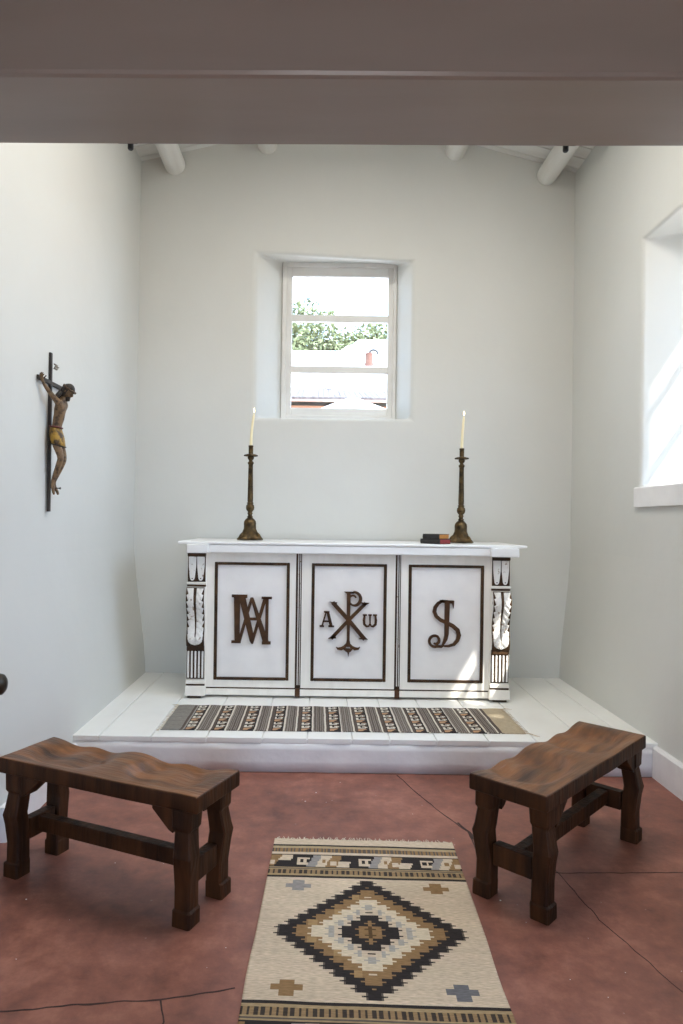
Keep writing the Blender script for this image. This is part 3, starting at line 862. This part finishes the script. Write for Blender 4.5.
# ------------------------------------------------------------------ benches
def bench(label, cx, cy, rz, L, W, seed):
    t = thing('bench', label, 'bench', (cx, cy, 0), rz, 'pair of carved wooden benches')
    ZS = .460; TH = .060
    nx, ny = 72, 26
    def dip(x, y):
        u = (x/L+.5); v = (y/W+.5)            # v = 1 is the scalloped edge
        d = 0
        for c in (.155, .355, .645, .845):
            d += math.exp(-((u-c)/.075)**2)*(.15+.75*v)
        for c in (.255, .745):
            r = math.sqrt(((u-c)/.215)**2+((v-.56)/.50)**2)
            k = max(0, min(1, (1.0-r)/.42)); d += .80*k*k*(3-2*k)
        edge = min(1, (v-.0)/.22) if v < .22 else 1
        ends = min(1, min(u, 1-u)/.05)
        return .022*d*edge*ends+.0015*noise.noise((x*9, y*9, seed))
    bm = bmesh.new()
    def ex(i, j):
        x = -L/2+L*i/nx; y = -W/2+W*j/ny
        y += .006*noise.noise((x*4, y, seed+3))*(1 if j in (0, ny) else .6)
        return x, y
    Tt = [[bm.verts.new((*ex(i, j), ZS-dip(*ex(i, j)))) for j in range(ny+1)] for i in range(nx+1)]
    Bb = [[bm.verts.new((*ex(i, j), ZS-TH)) for j in range(ny+1)] for i in range(nx+1)]
    for i in range(nx):
        for j in range(ny):
            bm.faces.new((Tt[i][j], Tt[i+1][j], Tt[i+1][j+1], Tt[i][j+1])); bm.faces.new((Bb[i][j], Bb[i][j+1], Bb[i+1][j+1], Bb[i+1][j]))
        bm.faces.new((Tt[i][0], Bb[i][0], Bb[i+1][0], Tt[i+1][0])); bm.faces.new((Tt[i][ny], Tt[i+1][ny], Bb[i+1][ny], Bb[i][ny]))
    for j in range(ny):
        bm.faces.new((Tt[0][j], Tt[0][j+1], Bb[0][j+1], Bb[0][j])); bm.faces.new((Tt[nx][j], Bb[nx][j], Bb[nx][j+1], Tt[nx][j+1]))
    bm.normal_update()
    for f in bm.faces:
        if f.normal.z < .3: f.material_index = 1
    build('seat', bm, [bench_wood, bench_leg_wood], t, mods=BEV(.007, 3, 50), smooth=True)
    # four carved legs: foot block, swelling knee on the outer face, bracket under the seat
    lx, ly = L/2-.070, W/2-.047
    for sx in (-1, 1):
        for sy in (-1, 1):
            bm = bmesh.new()
            prof = [(.0, .037, .036, .008), (.052, .037, .036, .008), (.058, .032, .032, .004), (.13, .032, .031, .004), (.20, .035, .032, .010), (.24, .036, .033, .016), (.265, .034, .032, .011), (.325, .032, .031, .002), (.337, .038, .036, .003), (ZS-TH-.001, .042, .039, 0)]
            rings = []
            for z, hx, hy, out in prof:
                cx_ = sx*(lx+out*.6); cy_ = sy*(ly+out*1.0)
                jit = lambda q: .0022*noise.noise((z*13+q, sx*3.1+seed, sy*2.3))
                c = .006
                rect = [(-hx+c, -hy), (hx-c, -hy), (hx, -hy+c), (hx, hy-c), (hx-c, hy), (-hx+c, hy), (-hx, hy-c), (-hx, -hy+c)]
                rings.append([(cx_+a+jit(1), cy_+b_+jit(2), z) for a, b_ in rect])
            loft(bm, rings)
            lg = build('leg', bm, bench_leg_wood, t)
            bm = bmesh.new()
            x0 = sx*(lx-.036); x1 = sx*(lx-.125)
            prism(bm, [(x0, ZS-TH-.0015), (x1, ZS-TH-.0015), (x1, ZS-TH-.014), (x0-sx*.018, ZS-TH-.078), (x0, ZS-TH-.086)], sy*ly-.034, sy*ly+.034)
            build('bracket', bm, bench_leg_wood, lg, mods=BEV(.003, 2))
    for sx in (-1, 1):
        bm = bmesh.new(); box(bm, sx*lx-.022, sx*lx+.022, -ly+.03, ly-.03, .125, .205)
        build('end_rail', bm, bench_leg_wood, t, mods=BEV(.004, 2))
    bm = bmesh.new(); box(bm, -lx+.02, lx-.02, -.022, .022, .138, .198)
    build('stretcher', bm, bench_leg_wood, t, mods=BEV(.004, 2))
bench('dark carved wooden bench with scooped seat beside the left wall', -.770, 2.618, math.radians(-23.4), .92, .288, 1)
bench('dark carved wooden bench with scooped seat in front of the right wall', 1.022, 2.818, math.radians(46.2), .985, .31, 4)

# ------------------------------------------------------------------ woven rugs
cream, black_w, tan_w, grey_w, dkgrey = lin((206, 187, 163)), lin((54, 49, 48)), lin((146, 116, 82)), lin((150, 144, 140)), lin((100, 90, 82))
def woven_mesh(name, W, L, nu, nv, pattern, wav, parent, th=.006):
    """grid u in -W/2..W/2, v in -L/2..L/2, each cell one thread colour"""
    bm = bmesh.new(); cl = bm.loops.layers.float_color.new('weave')
    V = [[bm.verts.new((-W/2+W*i/nu+wav(0, -L/2+L*j/nv)[0]*(1 if i in (0, nu) else .5), -L/2+L*j/nv, th+wav(-W/2+W*i/nu, -L/2+L*j/nv)[1])) for j in range(nv+1)] for i in range(nu+1)]
    for i in range(nu):
        for j in range(nv):
            f = bm.faces.new((V[i][j], V[i+1][j], V[i+1][j+1], V[i][j+1]))
            c = pattern(-W/2+W*(i+.5)/nu, -L/2+L*(j+.5)/nv)
            for l in f.loops: l[cl] = (*c, 1)
    # turned-down edge
    edge = [V[i][0] for i in range(nu+1)]+[V[nu][j] for j in range(1, nv+1)]+[V[i][nv] for i in range(nu-1, -1, -1)]+[V[0][j] for j in range(nv-1, 0, -1)]
    low = [bm.verts.new((v.co.x, v.co.y, .0004)) for v in edge]
    n = len(edge)
    for k in range(n):
        f = bm.faces.new((edge[k], low[k], low[(k+1) % n], edge[(k+1) % n]))
        for l in f.loops: l[cl] = (*pattern(edge[k].co.x*.99, edge[k].co.y*.99), 1)
    me = bpy.data.meshes.new(name); bm.to_mesh(me); bm.free()
    for p in me.polygons: p.use_smooth = True
    me.materials.append(woven)
    o = bpy.data.objects.new(name, me); link(o); o.parent = parent
    return o

def hook_band(u, v01):
    """u along the band (metres), v01 0..1 across; black and grey hooks, tan steps"""
    p = (u/.25) % 1.0; r = int(v01*6)
    q = p-(r-2.5)*.018
    if q < .30 or q > .98:
        if .10 < p < .30 and r in (1, 4): return cream
        if .10 < p < .14 and 1 <= r <= 4: return cream
        if .20 < p < .24 and r in (2, 3): return cream
        return black_w
    if q < .44: return grey_w
    if q < .60:
        return cream if not (r in (2, 3) and .5 < p < .56) else tan_w
    if q < .78:
        if .64 < p < .74 and r in (1, 2): return cream
        return tan_w
    return black_w if (r > 2) == (int(u/.25) % 2 == 0) else cream

def rug_pattern(u, v):
    a = abs(v)
    n_ = .018*noise.noise((u*14, v*60, 2))
    if a > .615: return tuple(x*(1+n_) for x in cream)
    if a > .520:                                    # outer stripes
        k = (a-.520)/.095
        if k < .10 or .86 < k < .97: return black_w
        if k < .28: return cream
        if k < .62: return tan_w if int(u/.008) % 2 else dkgrey
        return lin((176, 156, 124))
    if a > .430: return hook_band(u+.05, (a-.430)/.090)
    if a > .345:                                    # dotted stripe
        k = (a-.345)/.085
        if k < .12 or k > .90: return black_w
        if .30 < k < .66: return lin((70, 62, 56)) if int((u+5)/.0105) % 2 else lin((150, 124, 92))
        if .74 < k < .82: return dkgrey
        return lin((168, 146, 112))
    for cu, cv, c in ((-.262, .285, grey_w), (.262, .285, tan_w), (-.262, -.285, tan_w), (.262, -.285, lin((112, 110, 112)))):
        x, y = abs(u-cu), abs(v-cv)
        if (x < .050 and y < .013) or (x < .020 and y < .036): return c
    st_ = .033
    row = int(a/st_)                               # stepped diamond
    lim = lambda half: half-row*st_*half/.345
    au = abs(u)+.010*(1 if (int(a/(st_/3)) % 3 == 1) else 0)-.010
    au = abs(u)+(.0 if int(a/(st_/3)) % 3 == 1 else .013)
    E_ = .330-row*.0325
    if a < .338 and au < E_:
        d = E_-au
        if d < .062 and row < 11: return black_w if d > .004 else dkgrey
        if d < .120: return tan_w if (int(u/.03)+row) % 5 else lin((168, 138, 98))
        if d < .172: return lin((214, 198, 172))
        if d < .222: return lin((170, 164, 156)) if (row+int(abs(u)/.03)) % 3 else cream
        if d < .278: return black_w
        if d < .312: return tan_w
        return lin((92, 72, 50))
    m_ = 1+.10*noise.noise((u*5, v*7, 11))+.10*noise.noise((u*3, v*40, 5))
    return (cream[0]*m_, cream[1]*m_*(1+.02*noise.noise((u*3, v*30, 8))), cream[2]*m_)

rug = thing('rug', 'cream woven rug with a stepped black and tan diamond on the red floor', 'rug', (.187, 2.316, 0), math.radians(-1.5))
def wav_rug(u, v):
    return (.008*noise.noise((v*3.1, 2, 1))-.020*max(0, -v)*.3, .0016+.0022*noise.noise((u*5, v*6, 4))+.003*math.exp(-((v-.37)/.02)**2)*(.5+noise.noise((u*4, 1, 1))))
woven_mesh('weave', .775, 1.335, 120, 202, rug_pattern, wav_rug, rug)
def fringe(parent, u0, u1, v, d, n, ln, along='u'):
    bm = bmesh.new()
    for i in range(n):
        u = u0+(u1-u0)*(i+.5)/n+random.uniform(-.002, .002); l = ln*random.uniform(.5, 1.25); s = random.uniform(-.012, .012)
        q = [(u, v-d*.004, .005), (u+s*.4, v+d*l*.5, .0035), (u+s, v+d*l, .0018)]
        if along == 'v': q = [(y, x, z) for x, y, z in q]
        tube(bm, q, [.0016, .0017, .0008], 5)
    build('fringe', bm, fringe_m, parent)
fringe(rug, -.385, .385, .667, 1, 100, .030)
fringe(rug, -.385, .385, -.667, -1, 110, .022)

dk_br, lt_gr, wh = lin((92, 82, 76)), lin((150, 142, 134)), lin((215, 208, 194))
def runner_pattern(u, v):
    if u < -.915: return (lin((128, 124, 118)) if int((v+3)/.004) % 3 else lin((150, 145, 138))) if u < -.94 else (dk_br if u < -.925 else lin((150, 145, 138)))
    if u > .915: return lin((184, 169, 144))
    per = 1.83/11; p = (u+.915) % per
    if p < .060:                                    # column of hooked scrolls
        c = p/.060
        if c < .06 or c > .94: return black_w
        w = (v+.2575) % .172/.172
        if w < .26: return lin((186, 148, 116)) if w > .03 and c < .35+2.2*w else black_w
        k = (w-.26)/.37 % 1.0
        if k < .16: return black_w
        if k < .36: return wh if c < .82 else black_w                # top bar
        if c < .30 and k < .86: return wh                            # spine
        if .58 < k < .74 and .45 < c < .82: return wh
        if c > .66 and .30 < k < .60: return wh
        return black_w if k < .90 else (lin((150, 110, 84)) if c > .5 else black_w)
    if p < .066: return black_w
    if p < .075: return wh
    if p < .138:
        k = int((p-.075)/.0062)
        base = dk_br if k % 2 else lt_gr
        return base if int((v+2)/.005+k) % 5 else lin((110, 100, 92))
    if p < .148: return wh
    return dk_br
run = thing('runner_rug', 'long narrow grey striped woven runner at the foot of the altar', 'rug', (.146, 4.178, PZ), math.radians(.4))
def wav_run(u, v):
    return (.012*(v/.26)*0+.006*noise.noise((v*9, 7, 3)), .001+.0018*noise.noise((u*7, v*8, 6))+.0014*math.cos(u*2*PI/.166))
woven_mesh('weave', 2.10, .515, 420, 104, runner_pattern, wav_run, run, .005)
fringe(run, -.25, .25, 1.05, 1, 26, .02, 'v')
fringe(run, -.25, .25, -1.05, -1, 26, .02, 'v')
for u, v, du, dv in ((1.045, -.25, .05, -.05), (1.045, .25, .05, .012), (-1.045, .25, -.05, .02), (-1.045, -.25, -.03, -.02)):
    bm = bmesh.new()
    for k in range(4):
        tube(bm, [(u, v, .005), (u+du*.5, v+dv*.4+k*.002, .006), (u+du+k*.006, v+dv-k*.003, .002)], [.003, .0024, .001], 5)
    build('corner_tassel', bm, fringe_m, run)

# small black fixtures screwed to the far face of the beam
for x, lab in ((-.553, 'small black spotlight bracket behind the beam near the left roof log'), (.668, 'small black spotlight bracket behind the beam near the right roof log')):
    t = thing('spotlight_bracket', lab, 'light fitting', (x, 1.90, TZ(x)+.01), 0, 'black fittings behind the beam')
    bm = bmesh.new(); box(bm, x-.028, x+.028, 1.8975, 1.905, TZ(x)+.009, TZ(x)+.06)
    build('mounting_plate', bm, black_metal, t, world=True, mods=BEV(.002, 2))
    bm = bmesh.new(); lathe(bm, [(.006, 0), (.008, .003), (.008, .03), (.012, .04), (.012, .06)], (x+.004, 1.917, TZ(x)+.0), 16)
    build('lamp_head', bm, black_metal, t, world=True)

# ------------------------------------------------------------------ outside the windows
bm = bmesh.new(); box(bm, -40, 40, -30, 60, -.5, -.25)
st(build('ground', bm, earth), 'dry sandy ground outside the chapel', 'ground')

hs = thing('adobe_house', 'white adobe house with tiled lean-to roof and orange wall behind the window', 'house', (1, 14.5, -.25))
HP = lambda n_, b_, m_, p_=hs, **k: build(n_, b_, m_, p_, world=True, **k)
bm = bmesh.new()
prism(bm, [(-7, -.25), (9, -.25), (9, 5.70), (.82, 5.68), (.70, 5.56), (.55, 5.52), (.40, 5.40), (-7, 5.38)], 16, 16.5)
HP('upper_wall', bm, adobe_white, mods=BEV(.06, 3))
bm = bmesh.new(); box(bm, -7, 9, 13.75, 16.0, -.25, 3.72)
HP('lower_wall', bm, orange_stucco)
bm = bmesh.new()
n = 150
for i in range(n):                                   # rows of barrel tiles
    x = -7.2+16.4*i/n; w = 16.4/n
    rings = []
    for yy, zz in ((13.30, 3.80), (16.0, 4.50)):
        rings.append([(x+w*(.5-.5*math.cos(a)), yy, zz+.018*math.sin(a)) for a in [PI*q/6 for q in range(7)]]+[(x+w*.98, yy, zz-.03), (x+w*.02, yy, zz-.03)])
    loft(bm, rings)
HP('roof', bm, roof_tile)
bm = bmesh.new(); loft(bm, [[(-7.2, 13.30, 3.745), (9.2, 13.30, 3.705), (9.2, 13.30, 3.775), (-7.2, 13.30, 3.775)], [(-7.2, 13.36, 3.745), (9.2, 13.36, 3.705), (9.2, 13.36, 3.775), (-7.2, 13.36, 3.775)]])
HP('fascia', bm, fascia_m)
bm = bmesh.new(); box(bm, .2, 6, 15.35, 15.8, 4.2, 4.90)
HP('parapet', bm, adobe_white, mods=BEV(.04, 3))
ch_ = bmesh.new(); lathe(ch_, [(.10, 0), (.10, .10), (.085, .16), (.085, .28), (.09, .30), (.09, .33), (.06, .33)], (1.04, 15.5, 4.89), 16)
cp = HP('chimney_pot', ch_, terracotta)
bm = bmesh.new(); tube(bm, [(1.06, 15.5, 5.18)]+[(1.14-.10*math.cos(a), 15.5, 5.20+.10*math.sin(a)) for a in [PI*i/8 for i in range(9)]], .032, 8)
HP('cowl', bm, black_metal, cp)

um = thing('patio_umbrella', 'white patio umbrella standing outside the altar window', 'umbrella', (.40, 9, -.25))
bm = bmesh.new()
n = 8; apex = bm.verts.new((0, 0, 3.30)); rim = []
R_ = 1.7
for k in range(n):
    a = 2*PI*(k+.5)/n; rim.append(bm.verts.new((R_*math.cos(a), R_*math.sin(a), 2.58)))
low = [bm.verts.new((v.co.x*.995, v.co.y*.995, 2.44)) for v in rim]
for k in range(n):
    bm.faces.new((apex, rim[k], rim[(k+1) % n])); bm.faces.new((rim[k], low[k], low[(k+1) % n], rim[(k+1) % n]))
build('canopy', bm, canvas, um)
bm = bmesh.new(); tube(bm, [(0, 0, 0), (0, 0, 3.29)], .025, 10); build('pole', bm, frame_paint, um)
bm = bmesh.new(); lathe(bm, [(.3, 0), (.3, .06), (.05, .1), (.04, .3)], n=20); build('base', bm, adobe_white, um)

def tree(name, label, loc, blobs, nleaf, size, trunk, seed, scale_leaf=(1, .5), leafmat=leaf_m):
    rnd = random.Random(seed)
    t = thing(name, label, 'tree', loc)
    bm = bmesh.new()
    for p in trunk: tube(bm, p[0], p[1], 8)
    build('trunk', bm, bark, t, smooth=True)
    bm = bmesh.new()
    tot = sum(b_[3]**2 for b_ in blobs)
    for bx, by, bz, br in blobs:
        for _ in range(int(nleaf*br**2/tot)):
            d = Vector((rnd.gauss(0, 1), rnd.gauss(0, 1), rnd.gauss(0, 1))).normalized()
            r = br*(rnd.random()**.45)
            r *= 1+.22*noise.noise((d.x*2.5+bx, d.y*2.5+by, d.z*2.5))
            c = Vector((bx, by, bz))+d*r
            a = Vector((rnd.gauss(0, 1), rnd.gauss(0, 1), rnd.gauss(0, .6))).normalized()
            u = a.cross(Vector((rnd.gauss(0, 1), rnd.gauss(0, 1), rnd.gauss(0, 1)))).normalized()
            s = size*rnd.uniform(.6, 1.3)
            v = [c-a*s*scale_leaf[0], c-u*s*scale_leaf[1]+a*s*.1, c+a*s*scale_leaf[0], c+u*s*scale_leaf[1]+a*s*.1]
            bm.faces.new([bm.verts.new(q) for q in v])
    build('foliage', bm, leafmat, t)
T0 = (0, 21, -.25)
tree('tree', 'leafy pale green tree behind the white adobe house', T0,
     [(-.6, 0, 7.15, 1.2), (1.6, -.2, 6.75, 1.05), (-2.0, .3, 6.2, 1.3), (.9, .2, 6.5, 1.15), (2.2, 0, 6.6, 1.0), (.3, .6, 5.6, 1.5), (-1.3, .2, 5.3, 1.2), (3.4, .3, 6.2, 1.1), (1.9, .3, 5.6, 1.2), (.6, -.3, 6.1, 1.0), (-.9, -.3, 6.1, 1.1)], 44000, .075,
     [([(0, 0, 0), (.1, 0, 2.5), (-.1, 0, 4.2)], [.28, .22, .16]), ([(-.1, 0, 4.1), (-.5, 0, 5.2), (-.7, 0, 6.6)], [.13, .09, .04]),
      ([(-.1, 0, 4.1), (.6, 0, 5.2), (1.4, 0, 6.4)], [.13, .08, .03]), ([(-.3, 0, 4.7), (-1.3, 0, 5.5), (-2, 0, 6.2)], [.09, .06, .03]), ([(.5, 0, 5), (2, .1, 5.7), (3.2, .2, 6.3)], [.08, .05, .02])], 3)

tree('tree', 'unseen bushy tree added to shade the right window', (3.7, 1.67, -.25),  # added out of view; crown shaped to block the lower sun
     [(0, -1.25, 5.1, 1.05), (0, -.36, 3.82, .66), (0, -1.55, 4.1, 1.0)], 13000, .07,
     [([(0, 0, 0), (.05, 0, 2.2), (0, .1, 3.8)], [.12, .10, .07]), ([(.03, .05, 2.9), (0, -.3, 3.6), (0, -1.2, 4.8)], [.08, .06, .02])], 5)

# ------------------------------------------------------------------ light
w = bpy.data.worlds.new('sky'); sc.world = w; w.use_nodes = True
nt = w.node_tree; bg = nt.nodes['Background']
S = Vector((-.94, 1.1, -1.7))
def wn(t, **k):
    q = nt.nodes.new(t)
    for a_, v in k.items(): setattr(q, a_, v)
    return q
tc = wn('ShaderNodeTexCoord'); dt = wn('ShaderNodeVectorMath', operation='DOT_PRODUCT')
dt.inputs[1].default_value = -S.normalized()
nt.links.new(tc.outputs['Generated'], dt.inputs[0])
mx = wn('ShaderNodeMath', operation='MAXIMUM'); mx.inputs[1].default_value = 0; nt.links.new(dt.outputs['Value'], mx.inputs[0])
pw = wn('ShaderNodeMath', operation='POWER'); pw.inputs[1].default_value = 2; nt.links.new(mx.outputs[0], pw.inputs[0])
ma = wn('ShaderNodeMath', operation='MULTIPLY_ADD'); ma.inputs[1].default_value = 13; ma.inputs[2].default_value = 7.0
nt.links.new(pw.outputs[0], ma.inputs[0]); nt.links.new(ma.outputs[0], bg.inputs['Strength'])     # hazy glow round the sun
bg.inputs['Color'].default_value = (.64, .84, 1.16, 1)

sl = bpy.data.lights.new('sun', 'SUN'); sl.energy = 14; sl.angle = math.radians(.6); sl.color = (1, .94, .85)
so = bpy.data.objects.new('sun', sl); link(so); so.rotation_euler = S.to_track_quat('-Z', 'Y').to_euler(); so.location = (6, -3, 10)

al = bpy.data.lights.new('overhead_fill', 'AREA'); al.shape = 'RECTANGLE'; al.size = 1.5; al.size_y = .98; al.energy = 78; al.color = (1.0, .97, .91)  # added fill lamp that brightens floor and platform from above
ao = bpy.data.objects.new('overhead_fill', al); link(ao); ao.location = (.27, 3.1, 4.32)

def portal(name, loc, d, sx_, sy_):
    l = bpy.data.lights.new(name, 'AREA'); l.shape = 'RECTANGLE'; l.size = sx_; l.size_y = sy_; l.cycles.is_portal = True
    o = bpy.data.objects.new(name, l); link(o); o.location = loc; o.rotation_euler = Vector(d).to_track_quat('-Z', 'Z').to_euler()
portal('right_window_portal', (2.50, 3.14, 2.4), (-1, 0, 0), 1.85, 1.6)
portal('back_window_portal', (.12, 5.87, 2.87), (0, -1, 0), 1.0, 1.4)
portal('nave_door_portal', (.25, YN-.32, 1.25), (0, 1, 0), 1.45, 2.55)

# ------------------------------------------------------------------ camera
cam = bpy.data.cameras.new('camera'); co = bpy.data.objects.new('camera', cam); link(co); sc.camera = co
cam.sensor_fit = 'VERTICAL'; cam.sensor_height = 36; cam.lens = 683*36/1024
roll = math.radians(.8)
co.location = (0, 0, 1.4)
co.rotation_euler = (Matrix.Rotation(PI/2, 4, 'X') @ Matrix.Rotation(roll, 4, 'Z')).to_euler()
cam.shift_x = (341.5-321)/1024; cam.shift_y = (521-512)/1024
cam.clip_start = .05; cam.clip_end = 200

vs = sc.view_settings
vs.view_transform = 'Standard'; vs.look = 'None'; vs.gamma = 1; vs.use_curve_mapping = False; vs.exposure = -.06
cy = sc.cycles
cy.use_denoising = True; cy.max_bounces = 12; cy.diffuse_bounces = 8; cy.sample_clamp_indirect = 10; cy.caustics_reflective = False; cy.caustics_refractive = False
